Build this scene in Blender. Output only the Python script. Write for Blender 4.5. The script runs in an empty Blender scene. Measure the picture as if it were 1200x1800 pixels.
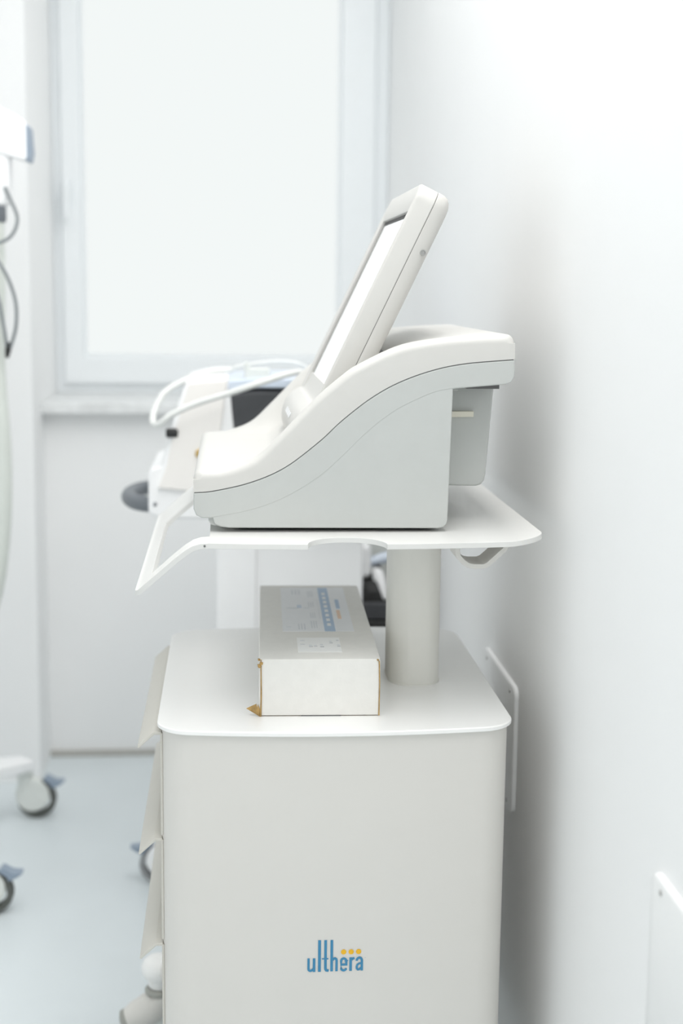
import bpy, bmesh, math
from mathutils import Vector, Matrix

S = bpy.context.scene
COL = S.collection
R = math.radians

# ------------------------------------------------------------------ camera
cam_data = bpy.data.cameras.new('camera')
cam = bpy.data.objects.new('camera', cam_data)
COL.objects.link(cam)
right = Vector((0.996983, -0.076812, 0.011198))
up = Vector((0.000923, 0.155987, 0.987759))
fwd = Vector((0.077618, 0.984768, -0.155588))
M3 = Matrix((right, up, -fwd)).transposed()
cam.matrix_world = Matrix.Translation((0, 0, 1.40)) @ M3.to_4x4()
cam_data.sensor_fit = 'VERTICAL'
cam_data.sensor_height = 36.0
cam_data.sensor_width = 24.0
cam_data.lens = 50.0
cam_data.clip_start = 0.05
cam_data.dof.use_dof = True
cam_data.dof.focus_distance = 2.08
cam_data.dof.aperture_fstop = 2.4
S.camera = cam

# ------------------------------------------------------------------ world, lights, exposure
world = bpy.data.worlds.new('overcast_sky')
S.world = world
world.use_nodes = True
bg = world.node_tree.nodes['Background']
bg.inputs['Color'].default_value = (0.925, 0.955, 0.95, 1)
bg.inputs['Strength'].default_value = 0.78


def area_light(name, loc, size, size_y, power, rot=(0, 0, 0), col=(1, 1, 1)):
    d = bpy.data.lights.new(name, 'AREA')
    d.shape = 'RECTANGLE'
    d.size = size
    d.size_y = size_y
    d.energy = power
    d.color = col
    o = bpy.data.objects.new(name, d)
    COL.objects.link(o)
    o.location = loc
    o.rotation_euler = rot
    return o


# flat ceiling luminaires of the treatment room
area_light('ceiling_strip_light', (0.32, 2.0, 2.78), 0.22, 3.0, 15, col=(1, 0.99, 0.975))
area_light('ceiling_panel_light', (-0.22, 1.35, 2.78), 0.7, 2.7, 13, col=(1, 0.99, 0.975))

S.cycles.diffuse_bounces = 8
S.view_settings.view_transform = 'Standard'
S.view_settings.look = 'None'
S.view_settings.gamma = 1.0
S.view_settings.use_curve_mapping = False
S.view_settings.exposure = 0.39

# ------------------------------------------------------------------ materials


def mat(name, col, rough=0.5, metal=0.0, noise=0.02, scale=40.0, bump=0.0, bscale=200.0, coat=0.0, emit=0.0, spec=0.5):
    m = bpy.data.materials.new(name)
    m.use_nodes = True
    nt = m.node_tree
    b = nt.nodes['Principled BSDF']
    b.inputs['Roughness'].default_value = rough
    b.inputs['Metallic'].default_value = metal
    b.inputs['Specular IOR Level'].default_value = spec
    if coat:
        b.inputs['Coat Weight'].default_value = coat
        b.inputs['Coat Roughness'].default_value = 0.1
    tc = nt.nodes.new('ShaderNodeTexCoord')
    n = nt.nodes.new('ShaderNodeTexNoise')
    n.inputs['Scale'].default_value = scale
    n.inputs['Detail'].default_value = 3
    nt.links.new(tc.outputs['Object'], n.inputs['Vector'])
    r = nt.nodes.new('ShaderNodeValToRGB')
    c0 = [max(0, c * (1 - noise)) for c in col]
    c1 = [min(1, c * (1 + noise)) for c in col]
    r.color_ramp.elements[0].color = (*c0, 1)
    r.color_ramp.elements[1].color = (*c1, 1)
    r.color_ramp.elements[0].position = 0.3
    r.color_ramp.elements[1].position = 0.7
    nt.links.new(n.outputs['Fac'], r.inputs['Fac'])
    nt.links.new(r.outputs['Color'], b.inputs['Base Color'])
    if emit:
        b.inputs['Emission Color'].default_value = (*col, 1)
        b.inputs['Emission Strength'].default_value = emit
    if bump:
        n2 = nt.nodes.new('ShaderNodeTexNoise')
        n2.inputs['Scale'].default_value = bscale
        n2.inputs['Detail'].default_value = 2
        nt.links.new(tc.outputs['Object'], n2.inputs['Vector'])
        bp = nt.nodes.new('ShaderNodeBump')
        bp.inputs['Strength'].default_value = bump
        bp.inputs['Distance'].default_value = 0.002
        nt.links.new(n2.outputs['Fac'], bp.inputs['Height'])
        nt.links.new(bp.outputs['Normal'], b.inputs['Normal'])
    return m


WALL = mat('painted_wall', (0.89, 0.892, 0.892), 0.7, noise=0.008, scale=3, bump=0.12, bscale=60)
CEIL = mat('ceiling_paint', (0.92, 0.92, 0.92), 0.9, noise=0.005)
FLOOR = mat('vinyl_floor', (0.70, 0.75, 0.77), 0.38, noise=0.015, scale=5, bump=0.02)
JOINT = mat('joint_sealant', (0.46, 0.45, 0.42), 0.7)
PVC = mat('window_pvc', (0.86, 0.885, 0.90), 0.35, noise=0.004)
SILL = mat('sill_stone', (0.76, 0.77, 0.77), 0.35, noise=0.09, scale=22)
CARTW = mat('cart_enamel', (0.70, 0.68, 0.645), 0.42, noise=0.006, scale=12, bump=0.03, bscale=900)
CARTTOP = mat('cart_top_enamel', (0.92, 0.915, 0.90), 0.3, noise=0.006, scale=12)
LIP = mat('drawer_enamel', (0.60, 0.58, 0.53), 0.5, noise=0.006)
POLE = mat('column_enamel', (0.80, 0.79, 0.745), 0.45, noise=0.006)
TRAY = mat('tray_enamel', (0.735, 0.73, 0.71), 0.35, noise=0.006)
HOUS = mat('console_grey_plastic', (0.515, 0.53, 0.515), 0.5, noise=0.008, bump=0.05, bscale=1200)
SHELL = mat('console_white_plastic', (0.615, 0.605, 0.58), 0.42, noise=0.006, bump=0.03, bscale=1200)
MONB = mat('monitor_back_plastic', (0.57, 0.56, 0.535), 0.45, noise=0.006)
SEAM = mat('dark_seam_rubber', (0.14, 0.14, 0.14), 0.7)  # plain dark rubber for seams and small dark parts
GASK = mat('screen_gasket', (0.016, 0.013, 0.013), 0.5)
SCREEN = mat('screen_painted_reflection', (0.80, 0.81, 0.82), 0.15, noise=0.003, emit=0.14)  # bright room reflection put into the pale colour and a weak glow
BLACKR = mat('black_rubber', (0.02, 0.02, 0.02), 0.6)
CREAMT = mat('cream_tab', (0.80, 0.77, 0.66), 0.5)
CARD = mat('white_cardboard', (0.81, 0.795, 0.76), 0.5, noise=0.02, scale=60, bump=0.08, bscale=300)
KRAFT = mat('brown_kraft', (0.42, 0.27, 0.10), 0.85, noise=0.25, scale=120, bump=0.3, bscale=400)
LABEL = mat('label_paper', (0.86, 0.87, 0.89), 0.35, noise=0.01)
STICK = mat('sticker_paper', (0.93, 0.93, 0.92), 0.45, noise=0.01)
BLUEP = mat('pale_blue_print', (0.43, 0.555, 0.71), 0.4)
GREYP = mat('grey_print', (0.56, 0.57, 0.59), 0.5)
LGREYP = mat('light_grey_print', (0.72, 0.74, 0.77), 0.5)
ORANP = mat('pale_orange_print', (0.83, 0.62, 0.47), 0.5)
LBLUE = mat('logo_blue', (0.045, 0.235, 0.42), 0.4, noise=0.02)
LYEL = mat('logo_yellow', (0.85, 0.47, 0.012), 0.4, noise=0.02)
MACHW = mat('machine_white', (0.93, 0.93, 0.935), 0.4, noise=0.004)
CREAM = mat('machine_cream', (0.90, 0.87, 0.84), 0.5, noise=0.006)
DARKG = mat('machine_charcoal', (0.055, 0.057, 0.063), 0.5, noise=0.08)
BLUEW = mat('machine_bluish_lid', (0.66, 0.73, 0.83), 0.3)
GRIP = mat('grey_grip', (0.16, 0.175, 0.195), 0.45, noise=0.05)
HOSE = mat('pale_hose', (0.78, 0.79, 0.77), 0.35)
CABLE = mat('grey_cable', (0.22, 0.24, 0.25), 0.45)
BRASS = mat('brass', (0.55, 0.38, 0.14), 0.35, metal=0.8)
TYRE = mat('tyre_rubber', (0.10, 0.105, 0.095), 0.6, noise=0.1)
TYREG = mat('grey_tyre_rubber', (0.28, 0.285, 0.29), 0.6, noise=0.06)
HUB = mat('hub_plastic', (0.72, 0.74, 0.71), 0.45)
LEVER = mat('brake_lever_plastic', (0.27, 0.33, 0.41), 0.4)
COLLAR = mat('grey_collar', (0.36, 0.36, 0.33), 0.4, metal=0.3)
STEEL = mat('screw_steel', (0.42, 0.42, 0.41), 0.35, metal=0.9)
HOSEG = mat('sage_hose', (0.66, 0.69, 0.65), 0.5)
PLATE = mat('plate_plastic', (0.89, 0.895, 0.895), 0.35, noise=0.004)

FILM = bpy.data.materials.new('window_glass')
FILM.use_nodes = True
nt = FILM.node_tree
nt.nodes.clear()
out = nt.nodes.new('ShaderNodeOutputMaterial')
tr = nt.nodes.new('ShaderNodeBsdfTransparent')
tr.inputs['Color'].default_value = (0.975, 0.98, 0.978, 1)
gl = nt.nodes.new('ShaderNodeBsdfGlossy')
gl.inputs['Roughness'].default_value = 0.04
mx = nt.nodes.new('ShaderNodeMixShader')
mx.inputs[0].default_value = 0.0
nt.links.new(tr.outputs[0], mx.inputs[1])
nt.links.new(gl.outputs[0], mx.inputs[2])
nt.links.new(mx.outputs[0], out.inputs[0])

# ------------------------------------------------------------------ mesh helpers


def link(name, bm, material, parent=None, smooth=35, bevel=0.0, seg=3, bang=35):
    bmesh.ops.recalc_face_normals(bm, faces=bm.faces)
    me = bpy.data.meshes.new(name)
    bm.to_mesh(me)
    bm.free()
    me.materials.append(material)
    if smooth:
        for p in me.polygons:
            p.use_smooth = True
        me.set_sharp_from_angle(angle=R(smooth))
    o = bpy.data.objects.new(name, me)
    COL.objects.link(o)
    if parent:
        o.parent = parent
        o.matrix_parent_inverse = world_of(parent).inverted()
    if bevel:
        md = o.modifiers.new('bevel', 'BEVEL')
        md.width = bevel
        md.segments = seg
        md.limit_method = 'ANGLE'
        md.angle_limit = R(bang)
        md.harden_normals = True
    return o


def world_of(o):
    m = o.matrix_basis.copy()
    while o.parent:
        m = o.parent.matrix_basis @ o.matrix_parent_inverse @ m
        o = o.parent
    return m


def thing(name, loc, label, cat, group=None):
    o = bpy.data.objects.new(name, None)
    o.empty_display_size = 0.05
    o.location = loc
    COL.objects.link(o)
    return tag(o, label, cat, group)


def tag(o, label, cat, group=None):
    o['label'] = label
    o['category'] = cat
    if group:
        o['group'] = group
    return o


def struct(o):
    o['kind'] = 'structure'
    return o


def BM():
    return bmesh.new()


def box(bm, x0, x1, y0, y1, z0, z1):
    v = [bm.verts.new((x, y, z)) for x in (x0, x1) for y in (y0, y1) for z in (z0, z1)]
    for f in ((0, 1, 3, 2), (4, 6, 7, 5), (0, 4, 5, 1), (2, 3, 7, 6), (0, 2, 6, 4), (1, 5, 7, 3)):
        bm.faces.new([v[i] for i in f])
    return bm


def loft(bm, loops, cap0=True, cap1=True, closed=False):
    vs = [[bm.verts.new(p) for p in lp] for lp in loops]
    n = len(vs[0])
    pairs = list(zip(vs[:-1], vs[1:]))
    if closed:
        pairs.append((vs[-1], vs[0]))
    for a, b in pairs:
        for i in range(n):
            j = (i + 1) % n
            bm.faces.new((a[i], a[j], b[j], b[i]))
    if not closed:
        if cap0:
            bm.faces.new(list(reversed(vs[0])))
        if cap1:
            bm.faces.new(vs[-1])
    return bm


def prism(bm, prof, y0, y1):
    """profile in XZ extruded along Y"""
    return loft(bm, [[(x, y0, z) for x, z in prof], [(x, y1, z) for x, z in prof]])


def rrect(x0, x1, y0, y1, r, n=6):
    pts = []
    for cx, cy, a0 in ((x1 - r, y1 - r, 0), (x0 + r, y1 - r, 90), (x0 + r, y0 + r, 180), (x1 - r, y0 + r, 270)):
        for k in range(n + 1):
            a = R(a0 + 90 * k / n)
            pts.append((cx + r * math.cos(a), cy + r * math.sin(a)))
    return pts


def spline(pts, n=8):
    P = [Vector(p) for p in pts]
    P = [P[0] * 2 - P[1]] + P + [P[-1] * 2 - P[-2]]
    o = []
    for i in range(1, len(P) - 2):
        a, b, c, d = P[i - 1:i + 3]
        for k in range(n):
            t = k / n
            o.append(0.5 * ((2 * b) + (c - a) * t + (2 * a - 5 * b + 4 * c - d) * t * t + (3 * b - a - 3 * c + d) * t ** 3))
    o.append(P[-2])
    return o


def tube(bm, path, rad, n=12, closed=False):
    path = [Vector(p) for p in path]
    m = len(path)
    rads = rad if isinstance(rad, (list, tuple)) else [rad] * m
    if len(rads) != m:
        k = len(rads) - 1
        rr = []
        for i in range(m):
            t = i / (m - 1) * k
            j = min(int(t), k - 1)
            rr.append(rads[j] + (rads[j + 1] - rads[j]) * (t - j))
        rads = rr
    loops = []
    nrm = None
    for i, p in enumerate(path):
        if closed:
            t = path[(i + 1) % m] - path[i - 1]
        else:
            t = path[min(i + 1, m - 1)] - path[max(i - 1, 0)]
        t.normalize()
        if nrm is None:
            h = Vector((0, 0, 1)) if abs(t.z) < 0.9 else Vector((1, 0, 0))
            nrm = t.cross(h).normalized()
        else:
            nrm = (nrm - t * nrm.dot(t)).normalized()
        bi = t.cross(nrm)
        loops.append([p + (nrm * math.cos(2 * math.pi * k / n) + bi * math.sin(2 * math.pi * k / n)) * rads[i] for k in range(n)])
    return loft(bm, loops, closed=closed)


def lathe(bm, prof, center, axis='Z', n=28):
    """prof = (radius, height) pairs, revolved"""
    c = Vector(center)
    loops = []
    for r, h in prof:
        lp = []
        for k in range(n):
            a = 2 * math.pi * k / n
            u, v = max(r, 1e-5) * math.cos(a), max(r, 1e-5) * math.sin(a)
            if axis == 'Z':
                q = Vector((u, v, h))
            elif axis == 'Y':
                q = Vector((u, h, v))
            else:
                q = Vector((h, u, v))
            lp.append(c + q)
        loops.append(lp)
    return loft(bm, loops)


def interp(tab, x):
    if x <= tab[0][0]:
        return tab[0][1]
    for (a, b), (c, d) in zip(tab[:-1], tab[1:]):
        if x <= c:
            t = (x - a) / (c - a)
            return b + (d - b) * t
    return tab[-1][1]


def smooth_tab(tab, n=8):
    return [(v[0], v[1]) for v in spline([(a, b, 0) for a, b in tab], n)]


def sstep(t):
    t = max(0.0, min(1.0, t))
    return t * t * (3 - 2 * t)


def ribbon(path, w):
    """2D stroke of width w along a polyline -> closed outline"""
    P = [Vector((a, b)) for a, b in path]
    L, Rr = [], []
    for i, p in enumerate(P):
        d0 = (P[i] - P[i - 1]).normalized() if i > 0 else None
        d1 = (P[i + 1] - P[i]).normalized() if i < len(P) - 1 else None
        d0 = d0 or d1
        d1 = d1 or d0
        n0 = Vector((-d0.y, d0.x))
        n1 = Vector((-d1.y, d1.x))
        nn = (n0 + n1).normalized()
        k = w / 2 / max(0.5, nn.dot(n0))
        L.append(p + nn * k)
        Rr.append(p - nn * k)
    return L, Rr


# ------------------------------------------------------------------ the room
XW = 0.487      # right wall
WR = XW         # the window reaches the right wall
struct(link('floor', box(BM(), -2.6, XW + 0.1, -2.3, 4.7, -0.08, 0.0), FLOOR, smooth=0))
struct(link('ceiling', box(BM(), -2.6, XW + 0.1, -0.1, 4.7, 2.8, 2.9), CEIL, smooth=0))
struct(link('wall_right', box(BM(), XW, XW + 0.1, -0.1, 4.7, 0, 2.8), WALL, smooth=0))
struct(link('wall_left', box(BM(), -2.7, -2.6, -0.1, 4.7, 0, 2.8), WALL, smooth=0))
bm = BM()
box(bm, -0.540, XW, 4.17, 4.60, 0, 1.036)          # parapet below the window
box(bm, -2.6, -0.540, 3.94, 4.60, 0, 2.8)          # pier left of the window
box(bm, -0.540, XW, 4.17, 4.60, 2.50, 2.8)         # lintel
struct(link('wall_back', bm, WALL, smooth=0))
bm = BM()
box(bm, -0.540, XW, 4.157, 4.17, 0, 0.016)
struct(link('baseboard_back', bm, JOINT, smooth=0))
struct(link('trim_1', box(BM(), -0.540, WR, 4.105, 4.50, 1.036, 1.067), SILL, bevel=0.004)).name = 'trim_1'

# window with outer frame, sash, film-covered pane and handle
win = bpy.data.objects.new('window_1', None)
win.location = (-0.04, 4.5, 1.067)
COL.objects.link(win)
struct(win)


def frame_ring(x0, x1, z0, z1, a, b, c, d, y0, y1):
    """rectangular ring with side widths left a, right b, bottom c, top d"""
    o = [(x0, z0), (x1, z0), (x1, z1), (x0, z1)]
    i = [(x0 + a, z0 + c), (x1 - b, z0 + c), (x1 - b, z1 - d), (x0 + a, z1 - d)]
    L = [[(x, y1, z) for x, z in o], [(x, y0, z) for x, z in o], [(x, y0, z) for x, z in i], [(x, y1, z) for x, z in i]]
    return loft(BM(), L, closed=True)


link('window_frame', frame_ring(-0.540, WR, 1.067, 2.50, 0.036, 0.042, 0.032, 0.04, 4.50, 4.57), PVC, win, bevel=0.005)
sash = link('sash', frame_ring(-0.514, 0.4475, 1.096, 2.465, 0.062, 0.109, 0.085, 0.08, 4.478, 4.545), PVC, win, bevel=0.008)
link('glazing_bead', frame_ring(-0.4525, 0.3390, 1.1805, 2.386, 0.009, 0.009, 0.009, 0.009, 4.492, 4.51), PVC, sash, bevel=0.003)
link('pane', box(BM(), -0.446, 0.333, 4.506, 4.512, 1.187, 2.38), FILM, sash, smooth=0)
bm = BM()
loft(bm, [[(x, 4.478, z) for x, z in rrect(-0.507, -0.483, 1.655, 1.72, 0.011)], [(x, 4.466, z) for x, z in rrect(-0.506, -0.484, 1.656, 1.719, 0.010)]])
tube(bm, spline([(-0.495, 4.47, 1.70), (-0.495, 4.445, 1.70), (-0.495, 4.438, 1.69), (-0.495, 4.436, 1.60)], 6), [0.009, 0.009, 0.010, 0.009], 12)
link('window_handle', bm, PVC, sash)


# wall plates
def wall_plate(y0, y1, z0, z1, label):
    t = thing('wall_plate', (XW, (y0 + y1) / 2, z0), label, 'wall plate', 'screwed white plates on the right wall')
    lo = [rrect(y0, y1, z0, z1, 0.018), rrect(y0, y1, z0, z1, 0.018), rrect(y0 + .0015, y1 - .0015, z0 + .0015, z1 - .0015, 0.0165), rrect(y0 + .004, y1 - .004, z0 + .004, z1 - .004, 0.014)]
    xs = [XW - 0.0002, XW - 0.006, XW - 0.0075, XW - 0.008]
    link('cover', loft(BM(), [[(x, a, b) for a, b in l] for x, l in zip(xs, lo)]), PLATE, t)
    for a in (y0 + 0.038, y1 - 0.038):
        for b in (z0 + 0.014, z1 - 0.014):
            link('screw', lathe(BM(), [(0.0035, 0), (0.0035, -0.001), (0.002, -0.0016), (0, -0.0016)], (XW - 0.008, a, b), 'X', 12), STEEL, t)
    return t


wall_plate(2.305, 2.602, 0.5072, 0.7313, 'white rounded wall plate just behind the cart by its right edge')
wall_plate(1.213, 1.510, 0.5256, 0.7496, 'white wall plate at the lower right picture edge, only a corner showing')

# ------------------------------------------------------------------ instrument cart
CX0, CX1, CY0, CY1 = -0.1065, 0.4130, 1.962, 2.555
CXC, CHW = (CX0 + CX1) / 2, (CX1 - CX0) / 2
cart = thing('instrument_cart', (0.153, 2.25, 0.0), 'white enamel instrument cart with three drawers, post and tray', 'cart')


def bow(x, y, b=0.022):
    """near and far edges of the plan bulge slightly"""
    k = max(0.0, 1 - ((x - CXC) / CHW) ** 2)
    t = (y - CY0) / (CY1 - CY0)
    return y - b * k * (1 - t) + b * k * t


def plan(inset, r, n=8):
    base = rrect(CX0 + inset, CX1 - inset, CY0 + inset, CY1 - inset, r, n)
    pts = []
    m = len(base)
    for i in range(m):          # subdivide long edges so that the bow is smooth
        a, b = base[i], base[(i + 1) % m]
        d = math.hypot(b[0] - a[0], b[1] - a[1])
        q = max(1, int(d / 0.03))
        for k in range(q):
            t = k / q
            x, y = a[0] + (b[0] - a[0]) * t, a[1] + (b[1] - a[1]) * t
            pts.append((x, bow(x, y)))
    return pts


ZT = 0.777
P0 = plan(0, 0.045)


def inset_plan(d):
    cx, cy = CXC, (CY0 + CY1) / 2
    return [(cx + (x - cx) * (1 - d / CHW), cy + (y - cy) * (1 - d / 0.3)) for x, y in P0]


top = [(inset_plan(.0018), ZT - .0075), (P0, ZT - .006), (P0, ZT - .0015), (inset_plan(.0015), ZT)]
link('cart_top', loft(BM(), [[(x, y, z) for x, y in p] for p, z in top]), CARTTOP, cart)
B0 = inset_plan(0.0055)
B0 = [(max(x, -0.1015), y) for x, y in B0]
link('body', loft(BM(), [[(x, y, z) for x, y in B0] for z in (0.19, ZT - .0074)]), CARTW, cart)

# drawers on the left (front) side with bent lips
for zl, zlow in ((0.7615, 0.606), (0.5995, 0.444), (0.4365, 0.285)):
    bm = BM()
    box(bm, -0.1022, -0.0985, 1.996, 2.50, zlow, zl - 0.001)
    d = link('drawer', bm, LIP, cart, bevel=0.001)
    pr = [(-0.1005, zl + .0012), (-0.1110, zl + .0012), (-0.1130, zl + .0004), (-0.1345, zl - .0190), (-0.1352, zl - .0212), (-0.1342, zl - .0228),
          (-0.1322, zl - .0224), (-0.1108, zl - .0030), (-0.1005, zl - .0030)]
    link('pull_lip', prism(BM(), pr, 1.996, 2.500), LIP, d, bevel=0.0008, seg=2)

# square base below the body with four castors
bm = BM()
box(bm, -0.10, 0.40, 1.99, 2.53, 0.152, 0.192)
for x, y in ((-0.135, 2.535), (-0.135, 1.985), (0.37, 2.535), (0.37, 1.985)):
    tube(bm, [(0.15, 2.26, 0.165), (x, y, 0.128)], 0.022, 12)
link('base_frame', bm, CARTW, cart, bevel=0.003)
for x, y, s in ((-0.135, 2.535, -1), (-0.135, 1.985, -1), (0.37, 2.535, 1), (0.37, 1.985, 1)):
    cap = [(0.0, 0.154), (0.012, 0.1535), (0.022, 0.150), (0.030, 0.143), (0.0335, 0.134), (0.0335, 0.125), (0.031, 0.118), (0.026, 0.112), (0.0225, 0.106), (0.0215, 0.096), (0.015, 0.088)]
    c = link('castor', lathe(BM(), cap, (x, y, 0)), CARTTOP, cart)
    link('collar', lathe(BM(), [(0.010, 0.092), (0.024, 0.092), (0.0275, 0.088), (0.0275, 0.083), (0.024, 0.079), (0.010, 0.079)], (x, y, 0)), COLLAR, c)
    hood = spline([(x, y, 0.084), (x, y, 0.070), (x + s * 0.014, y, 0.052), (x + s * 0.042, y, 0.034), (x + s * 0.062, y, 0.024)], 6)
    link('fork', tube(BM(), hood, [0.022, 0.025, 0.030, 0.0285, 0.022], 18), CARTW, c)
    dirv = Vector((s * 0.9, 0, -0.42))
    e = Vector((x + s * 0.057, y, 0.0265))
    link('pedal', tube(BM(), [e, e + dirv * 0.010, e + dirv * 0.016], [0.0235, 0.0225, 0.012], 18), COLLAR, c)
    link('wheel', lathe(BM(), [(0.0, -0.012), (0.022, -0.012), (0.026, -0.008), (0.026, 0.008), (0.022, 0.012), (0.0, 0.012)], (x + s * 0.02, y, 0.026), 'Y'), HUB, c)

# logo lettering on the near side panel
U = 0.000126
face_y = lambda x: min(bow(x, CY0) - 0.0, 9) + 0.0052


def glyph(strokes):
    bm = BM()
    for path, w in strokes:
        L, Q = ribbon(path, w)
        for i in range(len(L) - 1):
            quad = []
            for v in (L[i], L[i + 1], Q[i + 1], Q[i]):
                x = 0.1106 + (v.x - 262) * U
                z = 0.4120 + (565 - v.y) * U
                quad.append((x, z))
            va = [bm.verts.new((x, face_y(x) - 0.0002, z)) for x, z in quad]
            bm.faces.new(va)
    bmesh.ops.remove_doubles(bm, verts=bm.verts, dist=1e-6)
    return bm


def arc(cx, cy, rx, ry, a0, a1, n=8):
    return [(cx + rx * math.cos(R(a0 + (a1 - a0) * k / n)), cy - ry * math.sin(R(a0 + (a1 - a0) * k / n))) for k in range(n + 1)]


W = 31
glyphs = [
    [([(278, 397)] + [(278, 520)] + arc(300, 528, 22, 24, 180, 285) + [(330, 535), (341, 518)], 27), ([(342, 397), (342, 565)], W)],
    [([(404, 175), (404, 565)], W + 2)],
    [([(474, 175), (474, 515), (476, 535), (485, 548), (512, 552)], W), ([(432, 405), (508, 405)], 15)],
    [([(546, 175), (546, 562)], W), ([(556, 425), (568, 408), (585, 402), (597, 410), (603, 428), (603, 562)], 28)],
    [([(648, 482), (716, 482), (716, 440)] + arc(686, 440, 30, 34, 0, 180) + [(656, 525)] + arc(686, 522, 30, 32, 180, 350), 27)],
    [([(767, 395), (767, 562)], W), ([(778, 428), (788, 412), (812, 405)], 28)],
    [([(838, 440)] + arc(868, 438, 30, 36, 170, 0) + [(898, 562)], 28), ([(890, 470), (866, 474), (846, 488), (838, 512), (840, 535), (852, 548), (868, 545), (888, 525)], 25)],
]
for g in glyphs:
    link('logo_letter', glyph(g), LBLUE, cart, smooth=0)
for cx, cy, r, m_ in ((684, 326, 31, LYEL), (771, 327, 31, LYEL), (858, 327, 31, LYEL), (937, 404, 6, GREYP)):
    x, z = 0.1106 + (cx - 262) * U, 0.4120 + (565 - cy) * U
    y = face_y(x) - 0.0002
    bm = BM()
    bm.faces.new([bm.verts.new((x + r * U * math.cos(a * math.pi / 12), y, z + r * U * math.sin(a * math.pi / 12))) for a in range(24)])
    link('logo_dot', bm, m_, cart, smooth=0)

# post
PX0, PX1, PY0, PY1 = 0.2530, 0.3335, 2.178, 2.292
TZ = 1.0495           # tray top
pl = rrect(PX0, PX1, PY0, PY1, 0.030, 8)
pl = [(x, y - 0.006 * max(0, 1 - ((x - 0.293) / 0.04) ** 2) if y < 2.2 else y) for x, y in pl]
post = link('post', loft(BM(), [[(x, y, z) for x, y in pl] for z in (ZT, TZ - 0.009)]), POLE, cart)
pc = [(0.293 + (x - 0.293) * 1.03, 2.235 + (y - 2.235) * 1.02) for x, y in pl]
link('post_collar', loft(BM(), [[(x, y, z) for x, y in pc] for z in (ZT, ZT + 0.002)]), POLE, post)

# tray: flat top, bowed near edge with a cable notch, lip on the right, bent handle with a slot on the left
TXR, TXB, TXT = 0.449, -0.040, -0.1335      # right edge, start of bend, handle tip
TY0, TY1 = 1.958, 2.64
bend = [(-0.030, 0.0), (-0.042, -0.001), (-0.053, -0.0045), (-0.064, -0.0115), (-0.080, -0.0245), (-0.100, -0.0425), (-0.118, -0.0585), (-0.1305, -0.0700)]


def tray_z(x):
    if x < -0.030:
        return TZ + interp(list(reversed(bend)), x)
    if x > 0.395:
        return TZ + 0.006 * sstep((x - 0.395) / 0.02) * 0.0 + 0.0045 * (x - 0.395) / 0.055
    return TZ


def tray_near(x):
    k = ((x - 0.16) / 0.29)
    y = TY0 - 0.028 * max(0.0, 1 - k * k)
    # rounded right corners and handle corner
    r = 0.055
    if x > TXR - r:
        q = (x - (TXR - r)) / r
        y += 0.050 * (1 - math.sqrt(max(0.0, 1 - q * q)))
    r = 0.008
    if x < TXT + r:
        q = ((TXT + r) - x) / r
        y += r * (1 - math.sqrt(max(0.0, 1 - q * q)))
    # cable notch
    if 0.1065 <= x <= 0.2165:
        q = (x - 0.1615) / 0.055
        y += 0.056 * math.sqrt(max(0.0, 1 - q * q))
    return y


xs = [TXT, TXT + .0004, TXT + .0015, TXT + 0.004, TXT + 0.008] + [-0.118, -0.1120, -0.106, -0.100]
xs += [-0.090, -0.080, -0.0705, -0.070, -0.064, -0.058, -0.053, -0.047, -0.042, -0.036, -0.030, 0.0, 0.04, 0.07, 0.10, 0.1060]
xs += [0.1615 - 0.055 * math.cos(math.pi * k / 24) for k in range(25)]
xs += [0.2170, 0.24, 0.28, 0.32, 0.36, 0.38, 0.394, 0.40, 0.41, 0.42]
xs += [TXR - 0.055 + 0.055 * math.sin(math.pi / 2 * k / 10) for k in range(1, 11)]
xs = sorted(set(round(x, 5) for x in xs))
SLX0, SLX1, SLY0, SLY1 = -0.1120, -0.0300, 1.998, 2.43
bm = BM()
cols = []
for x in xs:
    n_, f_ = tray_near(x), 2 * 2.295 - tray_near(x) + 0.0
    if 0.1065 <= x <= 0.2165:
        q = (x - 0.1615) / 0.055
        f_ = 2 * 2.295 - (n_ - 0.056 * math.sqrt(max(0.0, 1 - q * q)))
    ys = [n_, max(n_ + .002, SLY0), SLY1, f_] if x < 0.05 else [n_, n_ + 0.2, SLY1, f_]
    # thickness direction is normal to the sheet
    e = 0.002
    dz = (tray_z(x + e) - tray_z(x - e)) / (2 * e) if TXT + e < x < TXR - e else (tray_z(x + (e if x < 0 else 0)) - tray_z(x - (0 if x < 0 else e))) / e
    nl = math.sqrt(1 + dz * dz)
    off = (-(-dz) / nl * 0.0075, -1 / nl * 0.0075)
    a = [bm.verts.new((x, y, tray_z(x))) for y in ys]
    b = [bm.verts.new((x + (dz / nl) * 0.0075, y, tray_z(x) - 0.0075 / nl)) for y in ys]
    cols.append((x, a, b))
for (xa, a, b), (xb, c, d) in zip(cols[:-1], cols[1:]):
    for k in range(3):
        hole = k == 1 and xa >= SLX0 - 1e-4 and xb <= SLX1 + 1e-4
        if hole:
            continue
        bm.faces.new((a[k], a[k + 1], c[k + 1], c[k]))
        bm.faces.new((b[k], d[k], d[k + 1], b[k + 1]))
bm.edges.ensure_lookup_table()
# close every open boundary between upper and lower sheet
pairs = {}
for x, a, b in cols:
    for u_, v_ in zip(a, b):
        pairs[u_] = v_
tops = set(pairs)
for e in [e for e in bm.edges if e.is_boundary and e.verts[0] in tops and e.verts[1] in tops]:
    p, q = e.verts
    bm.faces.new((p, q, pairs[q], pairs[p]))
tray = link('tray', bm, TRAY, cart, smooth=30, bevel=0.0012, seg=2, bang=50)
link('tray_screw', lathe(BM(), [(0.0016, 0), (0.0016, -0.0012), (0, -0.0012)], (-0.036, tray_near(-0.036) + 0.0004, TZ - 0.004), 'Y', 10), SEAM, tray)

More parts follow.
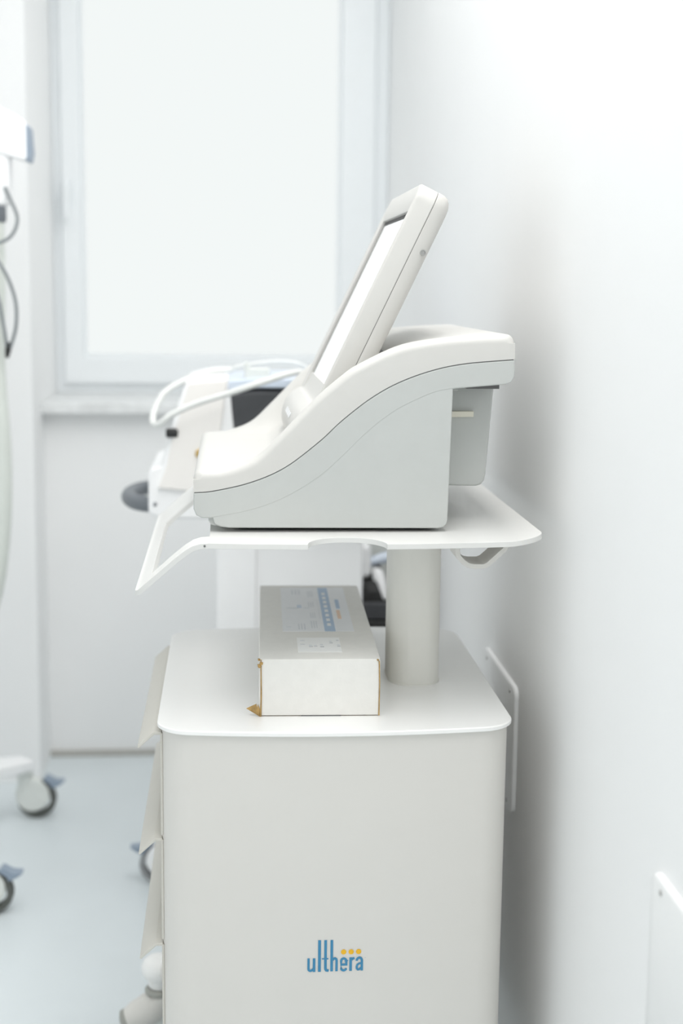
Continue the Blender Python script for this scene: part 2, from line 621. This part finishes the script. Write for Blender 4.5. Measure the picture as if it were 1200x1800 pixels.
# cable hook under the tray
hk = [(0.3252, 1.0415), (0.3256, 1.026), (0.3275, 1.019), (0.3350, 1.0110), (0.3420, 1.0065), (0.3500, 1.0050), (0.3640, 1.0050), (0.3700, 1.0075), (0.3770, 1.0135), (0.3945, 1.0300), (0.3965, 1.0335), (0.3950, 1.0415)]
hp = [Vector((v[0], v[1])) for v in hk]
Lh, Rh = ribbon([(p.x, p.y) for p in hp], 0.0070)
prof = [(v.x, v.y) for v in Lh] + [(v.x, v.y) for v in reversed(Rh)]
link('cable_hook', prism(BM(), prof, 1.995, 2.055), CARTW, tray, bevel=0.0008, seg=2)

# ------------------------------------------------------------------ ultrasound console on the tray
con = thing('ultrasound_console', (0.17, 2.31, TZ), 'white and grey ultrasound console with tilted monitor, standing on the cart tray', 'console')
DY0, DY1 = 2.030, 2.600
DYC = (DY0 + DY1) / 2
seam = smooth_tab([(-0.0532, 1.1076), (-0.0247, 1.1100), (0.0283, 1.1224), (0.0772, 1.1439), (0.1261, 1.1811), (0.1585, 1.2115), (0.1991, 1.2435), (0.2397, 1.2668), (0.2886, 1.2848), (0.3378, 1.2949), (0.4075, 1.3011)], 6)
topt = smooth_tab([(-0.0535, 1.1395), (-0.030, 1.1400), (-0.0043, 1.1425), (0.0364, 1.1585), (0.0705, 1.1899), (0.1231, 1.2440), (0.1578, 1.2742), (0.1821, 1.2914), (0.2388, 1.3185), (0.2877, 1.3290), (0.3368, 1.3340), (0.4075, 1.3375)], 6)
crease = smooth_tab([(-0.0273, 1.0703), (0.0283, 1.0811), (0.0775, 1.0993), (0.1265, 1.1291), (0.1591, 1.1581), (0.1997, 1.1977), (0.2404, 1.2282), (0.2893, 1.2514), (0.3189, 1.2581)], 5)

# grey lower housing: flared upper band
g = 0.0005
band = [(x, z - g) for x, z in seam] + [(0.4085, 1.2823), (0.4072, 1.2750), (0.4035, 1.2685), (0.3957, 1.2651), (0.3238, 1.2589)] + list(reversed(crease)) \
    + [(-0.0411, 1.0703), (-0.0493, 1.0745), (-0.0533, 1.0836)]
lower = link('lower_housing', prism(BM(), band, DY0, DY1), HOUS, con, bevel=0.0022, seg=3, bang=50)
# recessed lower flank
flank = [(x, z + 0.004) for x, z in crease] + [(0.3189, 1.2581), (0.3190, 1.2500), (0.3153, 1.0680), (0.3140, 1.0615), (0.3095, 1.0565), (0.3019, 1.0548), (-0.0030, 1.0560), (-0.0160, 1.0580), (-0.0235, 1.0620)]
link('lower_flank', prism(BM(), flank, DY0 + 0.0005, DY1 - 0.0005), HOUS, lower, bevel=0.002, seg=3, bang=50)
# dark seam core just inside the joint
core = [(x, z - 0.004) for x, z in seam] + [(x, z + 0.002) for x, z in reversed(seam)]
cx = 0.177
core = [(cx + (x - cx) * 0.9935, z) for x, z in core]
link('seam_gasket', prism(BM(), core, DY0 + 0.0016, DY1 - 0.0016), SEAM, con, smooth=0)
# underside plate and feet
link('underside_plate', box(BM(), 0.012, 0.298, DY0 + 0.02, DY1 - 0.02, 1.0522, 1.0560), BLACKR, con, smooth=0)
for x in (0.02, 0.28):
    for y in (DY0 + 0.05, DY1 - 0.05):
        link('foot', lathe(BM(), [(0.014, TZ), (0.015, TZ + .001), (0.015, 1.0560)], (x, y, 0)), BLACKR, con)
for y in (DY0 + 0.006, DY1 - 0.026):
    link('front_foot', prism(BM(), [(-0.0322, 1.0725), (-0.0322, 1.0665), (-0.0285, 1.0602), (-0.0240, 1.0587), (-0.010, 1.0587), (-0.010, 1.0725)], y, y + 0.02), HOUS, con, bevel=0.001)

# white upper shell: raised side rails, valley between, flat deck in front
vall = smooth_tab([(-0.0535, 1.1395), (-0.030, 1.1398), (0.0, 1.1405), (0.05, 1.1410), (0.085, 1.1440), (0.110, 1.165), (0.150, 1.208), (0.200, 1.266), (0.245, 1.304), (0.285, 1.3225), (0.325, 1.3315), (0.350, 1.3345), (0.4075, 1.3375)], 6)
NX, NY = 96, 72
rad = 0.013
X0, X1 = -0.0532, 0.4075
cosp = lambda n: [0.5 - 0.5 * math.cos(math.pi * k / n) for k in range(n + 1)]


def mixed(n, pw=0.55):
    c = cosp(n)
    return [pw * a + (1 - pw) * k / n for k, a in enumerate(c)]


def finer(t0, t1, r, n):
    """samples with a dense rounded rim"""
    rim = [t0 + r * (1 - math.cos(math.pi / 2 * k / 6)) for k in range(6)]
    mid = [t0 + r + (t1 - t0 - 2 * r) * k / n for k in range(n + 1)]
    rim2 = [t1 - r * (1 - math.cos(math.pi / 2 * k / 6)) for k in range(5, -1, -1)]
    return rim + mid + rim2


gx = finer(X0, X1, rad, NX)
gy = finer(DY0, DY1, rad, NY)


def shell_z(x, y):
    d = min(y - DY0, DY1 - y)
    w = sstep((d - 0.020) / 0.055)
    z = interp(topt, x) * (1 - w) + min(interp(topt, x), interp(vall, x)) * w
    rx = max(0.0, rad - (x - X0), rad - (X1 - x))
    ry = max(0.0, rad - d)
    q = min(1.0, math.hypot(rx, ry) / rad)
    return z - rad * (1 - math.sqrt(max(0.0, 1 - q * q)))


bm = BM()
gv = [[bm.verts.new((x, y, max(shell_z(x, y), interp(seam, x) + 0.004))) for y in gy] for x in gx]
for i in range(len(gx) - 1):
    for j in range(len(gy) - 1):
        bm.faces.new((gv[i][j], gv[i + 1][j], gv[i + 1][j + 1], gv[i][j + 1]))
rim = [(i, 0) for i in range(len(gx))] + [(len(gx) - 1, j) for j in range(1, len(gy))] + [(i, len(gy) - 1) for i in range(len(gx) - 2, -1, -1)] + [(0, j) for j in range(len(gy) - 2, 0, -1)]
top_l = [gv[i][j] for i, j in rim]
bot_l = [bm.verts.new((gx[i], gy[j], interp(seam, gx[i]) + g)) for i, j in rim]
n_ = len(rim)
for k in range(n_):
    bm.faces.new((top_l[k], top_l[(k + 1) % n_], bot_l[(k + 1) % n_], bot_l[k]))
for i in range(len(gx) - 1):
    pass
link('upper_shell', bm, SHELL, con, smooth=50)

# monitor: u runs up the tilted face, v runs backwards
A0 = Vector((0.1279, 1.2361))
UD = Vector((0.4296, 0.9030))
VD = Vector((0.9030, -0.4296))


def mon(u, y, v):
    p = A0 + UD * u + VD * v
    return (p.x, y, p.y)


MY0, MY1, MU0, MU1 = 2.110, 2.520, -0.012, 0.352


def mloop(ins, r, v, u_lo=MU0):
    return [mon(b, a, v) for a, b in rrect(MY0 + ins, MY1 - ins, u_lo + ins * 0.3, MU1 - ins, r, 6)]


def iloop(d, r, v):
    return [mon(b, a, v) for a, b in rrect(2.119 - d * 0.4, 2.462 + d, -0.0065 - d * 0.2, 0.3045 + d, r, 6)]


bez = [mloop(0.001, 0.024, 0.0296), mloop(0, 0.025, 0.0285), mloop(0, 0.025, 0.0050), mloop(0.0004, 0.025, 0.0028), mloop(0.0015, 0.0245, 0.0012), mloop(0.0030, 0.024, 0.0003), mloop(0.0050, 0.023, 0.0),
       iloop(0.004, 0.004, 0.0), iloop(0.0025, 0.003, 0.0008), iloop(0.0025, 0.003, 0.006)]
bezel = link('monitor_bezel', loft(BM(), bez, True, False), SHELL, con, smooth=40)
back = [mloop(0.001, 0.024, 0.0304), mloop(0, 0.025, 0.0315), mloop(0, 0.025, 0.040), mloop(0.002, 0.025, 0.046), mloop(0.006, 0.024, 0.0510), mloop(0.012, 0.022, 0.0542), mloop(0.020, 0.020, 0.0552)]
mback = link('monitor_back', loft(BM(), back), MONB, con, smooth=40)
link('monitor_seam', loft(BM(), [mloop(0.0014, 0.024, v) for v in (0.0290, 0.0310)]), SEAM, con, smooth=0)
def srect(y0, y1, u0, u1, v):
    return [mon(b_, a_, v) for a_, b_ in rrect(y0, y1, u0, u1, 0.002, 3)]


link('screen_gasket', loft(BM(), [srect(2.1185, 2.464, -0.0068, 0.3065, v) for v in (0.0075, 0.0052)]), GASK, con, smooth=0)
link('screen', loft(BM(), [srect(2.1205, 2.444, -0.0060, 0.2985, v) for v in (0.0060, 0.0046)]), SCREEN, con, smooth=0)
bm = BM()
c = Vector(mon(0.262, MY0, 0.0465))
lathe(bm, [(0.0045, 0.0015), (0.0045, -0.0004), (0.003, -0.0004), (0.0025, 0.0008), (0.0, 0.0008)], c, 'Y', 16)
link('side_screw', bm, STEEL, mback)
# control strip below the screen, bulging forward
cs = spline([(0.1405, 1.2560, 0), (0.1275, 1.2320, 0), (0.1170, 1.2270, 0), (0.1020, 1.2165, 0), (0.0925, 1.2010, 0), (0.0890, 1.1830, 0), (0.0915, 1.1650, 0), (0.1000, 1.1440, 0)], 5)
prof = [(p.x, p.y) for p in cs] + [(0.155, 1.170), (0.180, 1.250)]
L = []
for y, s_ in ((2.118, 0.80), (2.122, 0.92), (2.132, 0.98), (2.150, 1.0), (2.480, 1.0), (2.498, 0.98), (2.508, 0.92), (2.512, 0.80)):
    L.append([(0.155 + (x - 0.155) * s_, y, 1.205 + (z - 1.205) * (0.5 + 0.5 * s_)) for x, z in prof])
strip = link('control_strip', loft(BM(), L), SHELL, con, smooth=50)
for k in range(4):
    y = 2.22 + k * 0.035
    bm = BM()
    a = [(0.0912, 1.1985), (0.0945, 1.2055), (0.0955, 1.2050), (0.0922, 1.1980)]
    prism(bm, [(x - 0.0014, z + 0.0006) for x, z in a], y, y + 0.018)
    link('button', bm, LABEL, strip, smooth=0)
# hinge bracket behind the monitor
link('hinge', prism(BM(), [(0.196, 1.252), (0.186, 1.268), (0.2215, 1.312), (0.232, 1.305), (0.225, 1.27)], 2.128, 2.50), SEAM, con, bevel=0.002)

# connector box hung below the rear overhang
rb = [(0.3000, 1.1060), (0.3715, 1.1045), (0.3795, 1.1070), (0.3840, 1.1130), (0.3862, 1.1230), (0.3948, 1.2500), (0.3950, 1.2700), (0.3000, 1.2700)]
rear = link('connector_box', prism(BM(), rb, 2.120, 2.510), HOUS, con, bevel=0.004, seg=3, bang=50)
link('cream_tab', prism(BM(), [(0.3060, 1.2100), (0.3640, 1.2108), (0.3640, 1.2192), (0.3060, 1.2190)], 2.1120, 2.125), CREAMT, rear, bevel=0.0008)
link('dark_vent_plate', box(BM(), 0.345, 0.3935, 2.068, 2.135, 1.2560, 1.2660), SEAM, rear, bevel=0.0008)
link('latch', box(BM(), 0.317, 0.336, 2.09, 2.12, 1.2510, 1.2600), HOUS, con, bevel=0.002)

# ------------------------------------------------------------------ carton on the cart top
bx = thing('cardboard_box', (0.130, 2.018, ZT), 'flat white cardboard box with torn brown corners lying on the cart top', 'box')
yaw = R(-1.25)


def BP(x, y, z):
    """carton coordinates: x across from left, y away, z up"""
    x -= 0.0889
    return (0.130 + x * math.cos(yaw) - y * math.sin(yaw), 2.018 + x * math.sin(yaw) + y * math.cos(yaw), ZT + z)


def bxbox(bm, x0, x1, y0, y1, z0, z1):
    lo = [(x0, y0), (x1, y0), (x1, y1), (x0, y1)]
    return loft(bm, [[BP(x, y, z0) for x, y in lo], [BP(x, y, z1) for x, y in lo]])


BW, BL, BH = 0.1778, 0.522, 0.0862
# walls of the carton, slightly inset at the corners where raw kraft shows
link('carton_core', bxbox(BM(), 0.0022, BW - 0.0022, 0.0020, BL - 0.002, 0.0008, BH - 0.0012), KRAFT, bx, smooth=0)
link('end_panel', bxbox(BM(), 0.0034, BW - 0.0020, 0.0, 0.0022, 0.0012, BH - 0.0012), CARD, bx, bevel=0.0008, seg=2)
for x0, x1 in ((0.0, 0.0024), (BW - 0.0024, BW)):
    link('side_panel', bxbox(BM(), x0, x1, 0.0010 if x0 else 0.002, BL, 0.0, BH - 0.0030), CARD, bx, bevel=0.0006, seg=2)
bm = BM()
lid = [[(0.0015, 0.004), (0.006, 0.0006), (0.012, 0.0), (BW - 0.006, 0.0), (BW - 0.0005, 0.004), (BW, 0.012), (BW, BL - 0.004), (BW - 0.004, BL), (0.004, BL), (0.0, BL - 0.004), (0.0, 0.010)]]
loft(bm, [[BP(x, y, z) for x, y in lid[0]] for z in (BH - 0.0032, BH)])
lidp = link('lid_panel', bm, CARD, bx, bevel=0.0012, seg=2)
link('back_panel', bxbox(BM(), 0.002, BW - 0.002, BL - 0.002, BL, 0.0, BH - 0.002), CARD, bx, bevel=0.0006, seg=2)
link('bottom_slot', bxbox(BM(), 0.062, 0.120, -0.0004, 0.004, 0.0, 0.0014), SEAM, bx, smooth=0)


def scrap(name, pts, thick=0.0012, m=KRAFT):
    bm = BM()
    P = [Vector(BP(*p)) for p in pts]
    nn = (P[1] - P[0]).cross(P[2] - P[0]).normalized() * thick
    loft(bm, [[p for p in P], [p + nn for p in P]])
    return link(name, bm, m, bx, smooth=0)


# torn flap, split edges and crushed corner
scrap('torn_flap', [(-0.0005, -0.001, 0.0010), (-0.0190, 0.004, 0.0110), (-0.0040, 0.002, 0.0185)])
scrap('torn_flap', [(0.0005, -0.0020, 0.0005), (-0.0045, 0.001, 0.0030), (-0.0020, 0.0, 0.0180), (0.0012, -0.002, 0.0100)])
scrap('split_edge', [(0.0014, -0.0006, 0.0), (0.0036, -0.0010, 0.0), (0.0042, -0.0010, 0.035), (0.0034, -0.0010, 0.075), (0.0022, -0.0006, 0.075), (0.0028, -0.0006, 0.035)])
scrap('split_edge', [(BW - 0.0022, -0.0006, 0.001), (BW - 0.0006, -0.0004, 0.001), (BW - 0.0004, -0.0004, 0.050), (BW - 0.0012, -0.0006, 0.0835), (BW - 0.0030, -0.0008, 0.0838), (BW - 0.0016, -0.0006, 0.050)])
for c_, s_ in (((0.0005, 0.000, BH - 0.010), 0.0042), ((0.0032, -0.001, BH - 0.006), 0.0034), ((-0.0002, 0.002, BH - 0.001), 0.0026), ((BW - 0.004, 0.0, BH - 0.0014), 0.0022)):
    bm = BM()
    bmesh.ops.create_icosphere(bm, subdivisions=1, radius=s_)
    for i, v in enumerate(bm.verts):
        v.co *= 0.75 + 0.5 * ((i * 37 % 11) / 11)
        v.co.x *= 0.8
    bmesh.ops.translate(bm, verts=bm.verts, vec=BP(*c_))
    link('crushed_corner', bm, KRAFT, bx, smooth=0)

# printed labels on the lid (x across, y away)


def flat(name, x0, x1, y0, y1, m, parent, z=0.0004):
    return link(name, bxbox(BM(), x0, x1, y0, y1, BH - 0.0002, BH + z), m, parent, smooth=0)


lab = flat('printed_label', 0.0370, 0.1500, 0.170, 0.500, LABEL, lidp)
flat('blue_stripe', 0.1035, 0.1205, 0.170, 0.496, BLUEP, lab, 0.0006)
for k in range(8):
    flat('stripe_text', 0.1090, 0.1150, 0.205 + k * 0.033, 0.223 + k * 0.033, LABEL, lab, 0.0008)
flat('brand_text', 0.1295, 0.1360, 0.330, 0.400, BLUEP, lab, 0.0006)
flat('brand_text', 0.1285, 0.1345, 0.255, 0.318, ORANP, lab, 0.0006)
for i, (x, y, w, l) in enumerate(((0.046, 0.33, 0.020, 0.007), (0.064, 0.335, 0.008, 0.022), (0.074, 0.33, 0.010, 0.006), (0.043, 0.195, 0.008, 0.005), (0.062, 0.18, 0.014, 0.04),
                                  (0.083, 0.19, 0.012, 0.05), (0.084, 0.26, 0.010, 0.04), (0.083, 0.34, 0.011, 0.04), (0.084, 0.42, 0.011, 0.05), (0.056, 0.44, 0.018, 0.04), (0.0985, 0.25, 0.0016, 0.15))):
    for q in range(3 if l > 0.01 else 1):
        flat('fine_print', x + q * w / 3, x + q * w / 3 + (w / 6 if l > 0.01 else w), y, y + l, LGREYP if i != 1 else BLUEP, lab, 0.0006)
st = flat('small_sticker', 0.0580, 0.1235, 0.040, 0.128, STICK, lidp)
for x, y, w, l in ((0.075, 0.070, 0.006, 0.012), (0.083, 0.072, 0.005, 0.008), (0.092, 0.068, 0.006, 0.018), (0.107, 0.092, 0.005, 0.014), (0.118, 0.072, 0.005, 0.012), (0.118, 0.108, 0.004, 0.006), (0.062, 0.108, 0.008, 0.003), (0.062, 0.085, 0.008, 0.003)):
    flat('fine_print', x, x + w, y, y + l * 0.35, GREYP, st, 0.0006)
    flat('fine_print', x, x + w * 0.8, y + l * 0.6, y + l, LGREYP, st, 0.0006)


# ------------------------------------------------------------------ braked castor used by the machines behind
def castor(parent, x, y, rr, s=1, w=0.014, hood=MACHW, tyre=None):
    """wheel in the XZ plane; brake lever towards +s x"""
    z = rr
    bm = BM()
    # hood: disc-like shield over the wheel with a swivel stem
    prof = [(0.0, -w - 0.004), (rr * 0.80, -w - 0.004), (rr * 0.86, -w), (rr * 0.86, w), (rr * 0.80, w + 0.004), (0.0, w + 0.004)]
    lathe(bm, prof, (x - s * 0.010, y, z + 0.012), 'Y', 24)
    tube(bm, [(x - s * 0.030, y, z + 0.02), (x - s * 0.030, y, z + 0.075)], 0.020, 14)
    c = link('castor', bm, hood, parent)
    t = [(rr * 0.72, -w), (rr * 0.93, -w), (rr, -w * 0.6), (rr, w * 0.6), (rr * 0.93, w), (rr * 0.72, w)]
    bm = BM()
    loops = []
    for k in range(28):
        a = 2 * math.pi * k / 28
        loops.append([(x + r_ * math.cos(a), y + h, z + r_ * math.sin(a)) for r_, h in t])
    loft(bm, loops, closed=True)
    link('tyre', bm, tyre or TYRE, c)
    lv = [(x + s * rr * 0.35, z + rr * 1.02), (x + s * rr * 0.55, z + rr * 1.22), (x + s * rr * 0.95, z + rr * 0.98), (x + s * rr * 1.45, z + rr * 0.92), (x + s * rr * 1.15, z + rr * 0.70), (x + s * rr * 0.80, z + rr * 0.55), (x + s * rr * 0.72, z + rr * 0.75)]
    link('brake_lever', prism(BM(), lv, y - w * 1.1, y + w * 1.1), LEVER, c, bevel=0.002)
    return c


# ------------------------------------------------------------------ treatment machine behind the console
ma = thing('treatment_machine', (0.13, 3.25, 0.0), 'white treatment machine with dark panel and grey ring handle behind the console', 'machine')
AY0, AY1 = 3.060, 3.380
hs = [(-0.0038, 1.2120), (-0.0600, 1.2090), (-0.0950, 1.2000), (-0.1090, 1.1600), (-0.1330, 1.0790), (-0.1460, 1.0250), (-0.1500, 1.0180), (-0.1720, 1.0120), (-0.1770, 1.0000), (-0.1775, 0.9130), (-0.150, 0.9000), (0.290, 0.9000), (0.290, 0.98), (0.020, 0.98)]
head = link('head_shell', prism(BM(), hs, AY0, AY1), MACHW, ma, bevel=0.008, seg=3, bang=25)
cp = [(-0.0075, 1.2030), (-0.0880, 1.1965), (-0.1235, 1.0787), (-0.1370, 1.0190), (-0.1560, 0.9700), (-0.0650, 0.9620), (-0.0220, 1.0900)]
link('cream_side_panel', prism(BM(), cp, AY0 - 0.010, AY0 + 0.01), CREAM, head, bevel=0.003)
dk = [(-0.0010, 1.1760), (0.0500, 1.1820), (0.1700, 1.1830), (0.2880, 1.1750), (0.2880, 0.9850), (-0.0560, 0.9850)]
dark = link('dark_rear_panel', prism(BM(), dk, AY0 + 0.004, AY1 - 0.02), DARKG, ma, bevel=0.012, seg=4, bang=25)
ld = [(-0.0060, 1.1805), (-0.0030, 1.2020), (0.0600, 1.2070), (0.1700, 1.2060), (0.2880, 1.1960), (0.2880, 1.1800), (0.1700, 1.1860), (0.0600, 1.1860)]
link('pale_blue_lid', prism(BM(), ld, AY0 - 0.002, AY1), BLUEW, ma, bevel=0.004)
ring = []
for k in range(15):
    a = R(-90 - 180 * k / 14)
    ring.append((-0.164 + 0.066 * math.cos(a), 3.232 + 0.140 * math.sin(a), 0.9285))
ring = [(-0.140, 3.092, 0.9285)] + ring + [(-0.140, 3.372, 0.9285)]
link('ring_handle', tube(BM(), spline(ring, 3), 0.0175, 16), GRIP, ma)
link('black_knob', lathe(BM(), [(0, 0.002), (0.0095, 0), (0.010, -0.004), (0.010, -0.022), (0.008, -0.025), (0, -0.025)], (-0.1130, 3.054, 1.0890), 'X', 18), BLACKR, ma)
link('brass_lock', lathe(BM(), [(0.010, 0.0), (0.010, -0.004), (0.007, -0.006), (0, -0.006)], (-0.0660, AY0 - 0.010, 1.0456), 'Y', 18), BRASS, ma)
link('side_bolt', lathe(BM(), [(0.004, 0.0), (0.004, -0.003), (0, -0.003)], (-0.1630, AY0, 0.934), 'Y', 12), GRIP, ma)
h1 = [(0.1700, 3.06, 1.2150), (0.1371, 3.03, 1.2215), (0.0654, 3.0, 1.2023), (-0.0062, 3.0, 1.1780), (-0.0776, 3.0, 1.1549), (-0.1253, 3.0, 1.1319), (-0.1490, 3.01, 1.1125), (-0.1640, 3.04, 1.1110),
      (-0.1640, 3.08, 1.1330), (-0.1440, 3.11, 1.1700), (-0.1020, 3.13, 1.1960), (-0.050, 3.14, 1.2160), (0.0, 3.15, 1.2200)]
link('looped_hose', tube(BM(), spline(h1, 6), 0.0070, 12), HOSE, ma)
link('hose_clip', prism(BM(), [(0.030, 1.198), (0.030, 1.238), (0.036, 1.240), (0.042, 1.226), (0.084, 1.226), (0.086, 1.205), (0.080, 1.198)], 3.09, 3.13), HUB, ma, bevel=0.003)
h2 = [(0.000, 3.16, 1.2150), (0.012, 3.16, 1.2250), (0.045, 3.16, 1.2310), (0.10, 3.17, 1.2370), (0.15, 3.17, 1.2330), (0.19, 3.18, 1.2100)]
link('top_cable', tube(BM(), spline(h2, 6), 0.0042, 10), HOSE, ma)
# body, base and castors
link('body', prism(BM(), [(-0.026, 0.902), (-0.026, 0.15), (0.294, 0.15), (0.294, 0.902)], 3.10, 3.36), MACHW, ma, bevel=0.010)
link('front_cover', prism(BM(), [(-0.030, 0.88), (-0.030, 0.17), (0.056, 0.17), (0.056, 0.88)], 3.092, 3.12), MACHW, ma, bevel=0.004)
link('base', prism(BM(), [(-0.17, 0.115), (-0.17, 0.14), (-0.02, 0.162), (0.294, 0.162), (0.294, 0.115)], 3.13, 3.42), MACHW, ma, bevel=0.008)
castor(ma, -0.168, 3.225, 0.048, -1, tyre=TYREG)
castor(ma, -0.060, 3.400, 0.048, -1)
castor(ma, 0.19, 3.225, 0.048, 1)
castor(ma, 0.19, 3.400, 0.048, 1)

# ------------------------------------------------------------------ accessory stand glimpsed between carton and post
ac = thing('accessory_stand', (0.375, 3.44, 0.0), 'accessory stand with black bag and white nozzles seen between box and post', 'stand')
link('stand_post', tube(BM(), [(0.385, 3.47, 0.02), (0.385, 3.47, 0.60)], 0.018, 16), MACHW, ac)
link('stand_foot', lathe(BM(), [(0, 0.0), (0.065, 0.0), (0.066, 0.010), (0.02, 0.028), (0, 0.028)], (0.385, 3.47, 0)), MACHW, ac)
link('black_shelf', box(BM(), 0.306, 0.445, 3.31, 3.55, 0.588, 0.612), BLACKR, ac, bevel=0.004)
link('charcoal_case', box(BM(), 0.312, 0.440, 3.32, 3.54, 0.612, 0.655), DARKG, ac, bevel=0.006)
bm = BM()
lp = []
for y, s_ in ((3.33, 0.5), (3.345, 0.9), (3.40, 1.0), (3.46, 0.9), (3.475, 0.5)):
    lp.append([(0.344 + 0.040 * s_ * math.cos(R(a)), y, 0.655 + 0.052 * s_ * max(0, math.sin(R(a)))) for a in range(0, 181, 15)])
loft(bm, lp)
link('black_bag', bm, BLACKR, ac)
link('white_nozzle', tube(BM(), [(0.372, 3.33, 0.662), (0.366, 3.34, 0.680), (0.357, 3.36, 0.710), (0.354, 3.38, 0.722)], [0.006, 0.010, 0.015, 0.012], 14), MACHW, ac)
link('white_module', box(BM(), 0.300, 0.339, 3.36, 3.46, 0.706, 0.789), MACHW, ac, bevel=0.014, seg=4)
link('grey_backplate', box(BM(), 0.306, 0.440, 3.47, 3.49, 0.655, 0.86), HUB, ac, bevel=0.004)
link('pale_arm', tube(BM(), [(0.33, 3.40, 0.735), (0.37, 3.40, 0.748), (0.43, 3.42, 0.756)], [0.012, 0.014, 0.014], 12), BLUEW, ac)
link('dark_knob', lathe(BM(), [(0, -0.004), (0.008, -0.004), (0.008, 0.01), (0, 0.01)], (0.357, 3.375, 0.728), 'Y', 14), BLACKR, ac)

# ------------------------------------------------------------------ machine at the left picture edge
mb = thing('laser_machine', (-0.80, 3.38, 0.0), 'white wheeled laser machine with hanging grey cables at the left edge', 'machine')
hd = [(-0.96, 1.70), (-0.96, 1.80), (-0.90, 1.835), (-0.70, 1.835), (-0.560, 1.8130), (-0.4900, 1.7830), (-0.4700, 1.7700), (-0.4640, 1.7600), (-0.4640, 1.6850), (-0.4700, 1.6800), (-0.560, 1.705), (-0.70, 1.715)]
mh = link('head_housing', prism(BM(), hd, 3.38, 3.46), MACHW, mb, bevel=0.012, seg=4, bang=20)
link('grey_end_cap', prism(BM(), [(-0.4660, 1.6770), (-0.4660, 1.7640), (-0.4580, 1.7560), (-0.4545, 1.7000), (-0.4590, 1.6790)], 3.383, 3.457), LEVER, mh, bevel=0.004)
link('neck', prism(BM(), [(-0.62, 1.715), (-0.505, 1.70), (-0.506, 1.600), (-0.515, 1.575), (-0.62, 1.575)], 3.385, 3.455), MACHW, mb, bevel=0.012)
link('grey_connector', lathe(BM(), [(0.0, 1.578), (0.026, 1.578), (0.028, 1.572), (0.028, 1.546), (0.024, 1.540), (0, 1.540)], (-0.5435, 3.40, 0)), GRIP, mb)
hz = [(-0.5470, 3.40, 1.545), (-0.5480, 3.40, 1.40), (-0.5530, 3.40, 1.21), (-0.5440, 3.40, 1.00), (-0.5520, 3.40, 0.80), (-0.585, 3.40, 0.63), (-0.66, 3.40, 0.52), (-0.76, 3.42, 0.50)]
link('thick_hose', tube(BM(), spline(hz, 8), 0.0265, 18), HOSEG, mb)
for pts in ([(-0.515, 3.385, 1.620), (-0.5033, 3.38, 1.5939), (-0.4862, 3.37, 1.5491), (-0.4988, 3.36, 1.5102), (-0.5317, 3.35, 1.4903), (-0.58, 3.35, 1.475)],
            [(-0.56, 3.35, 1.500), (-0.5326, 3.35, 1.4579), (-0.5077, 3.35, 1.4126), (-0.4920, 3.35, 1.3604), (-0.4919, 3.35, 1.3078), (-0.5021, 3.35, 1.2681), (-0.5110, 3.35, 1.2450)],
            [(-0.57, 3.35, 1.440), (-0.5346, 3.35, 1.3796), (-0.5230, 3.35, 1.3207), (-0.5152, 3.35, 1.2680), (-0.5125, 3.35, 1.2450)]):
    link('cable', tube(BM(), spline(pts, 6), 0.0042, 10), CABLE, mb)
link('cable_plug', tube(BM(), [(-0.5095, 3.35, 1.268), (-0.5115, 3.35, 1.250), (-0.5145, 3.35, 1.232)], [0.005, 0.0075, 0.004], 10), BLACKR, mb)
link('column', loft(BM(), [[(x, y, z) for x, y in rrect(-0.90, -0.70, 3.30, 3.48, 0.04)] for z in (0.16, 1.75)]), MACHW, mb)


def leg(x1, y1):
    a, b = Vector((-0.80, 3.38, 0.185)), Vector((x1, y1, 0.150))
    d = (b - a).normalized()
    sd = Vector((-d.y, d.x, 0))
    L_ = []
    for p, w_, h in ((a, 0.055, 0.045), (a.lerp(b, 0.85), 0.036, 0.034), (b, 0.030, 0.030)):
        L_.append([p + sd * w_ + Vector((0, 0, h / 2)), p - sd * w_ + Vector((0, 0, h / 2)), p - sd * w_ - Vector((0, 0, h / 2)), p + sd * w_ - Vector((0, 0, h / 2))])
    link('base_leg', loft(BM(), L_), MACHW, mb, bevel=0.008)


leg(-0.535, 3.665)
leg(-0.540, 3.085)
leg(-1.07, 3.665)
leg(-1.07, 3.085)
castor(mb, -0.514, 3.668, 0.052, 1, hood=HUB)
castor(mb, -0.537, 3.080, 0.050, 1, hood=HUB)
castor(mb, -1.09, 3.668, 0.052, -1)
castor(mb, -1.09, 3.080, 0.050, -1)
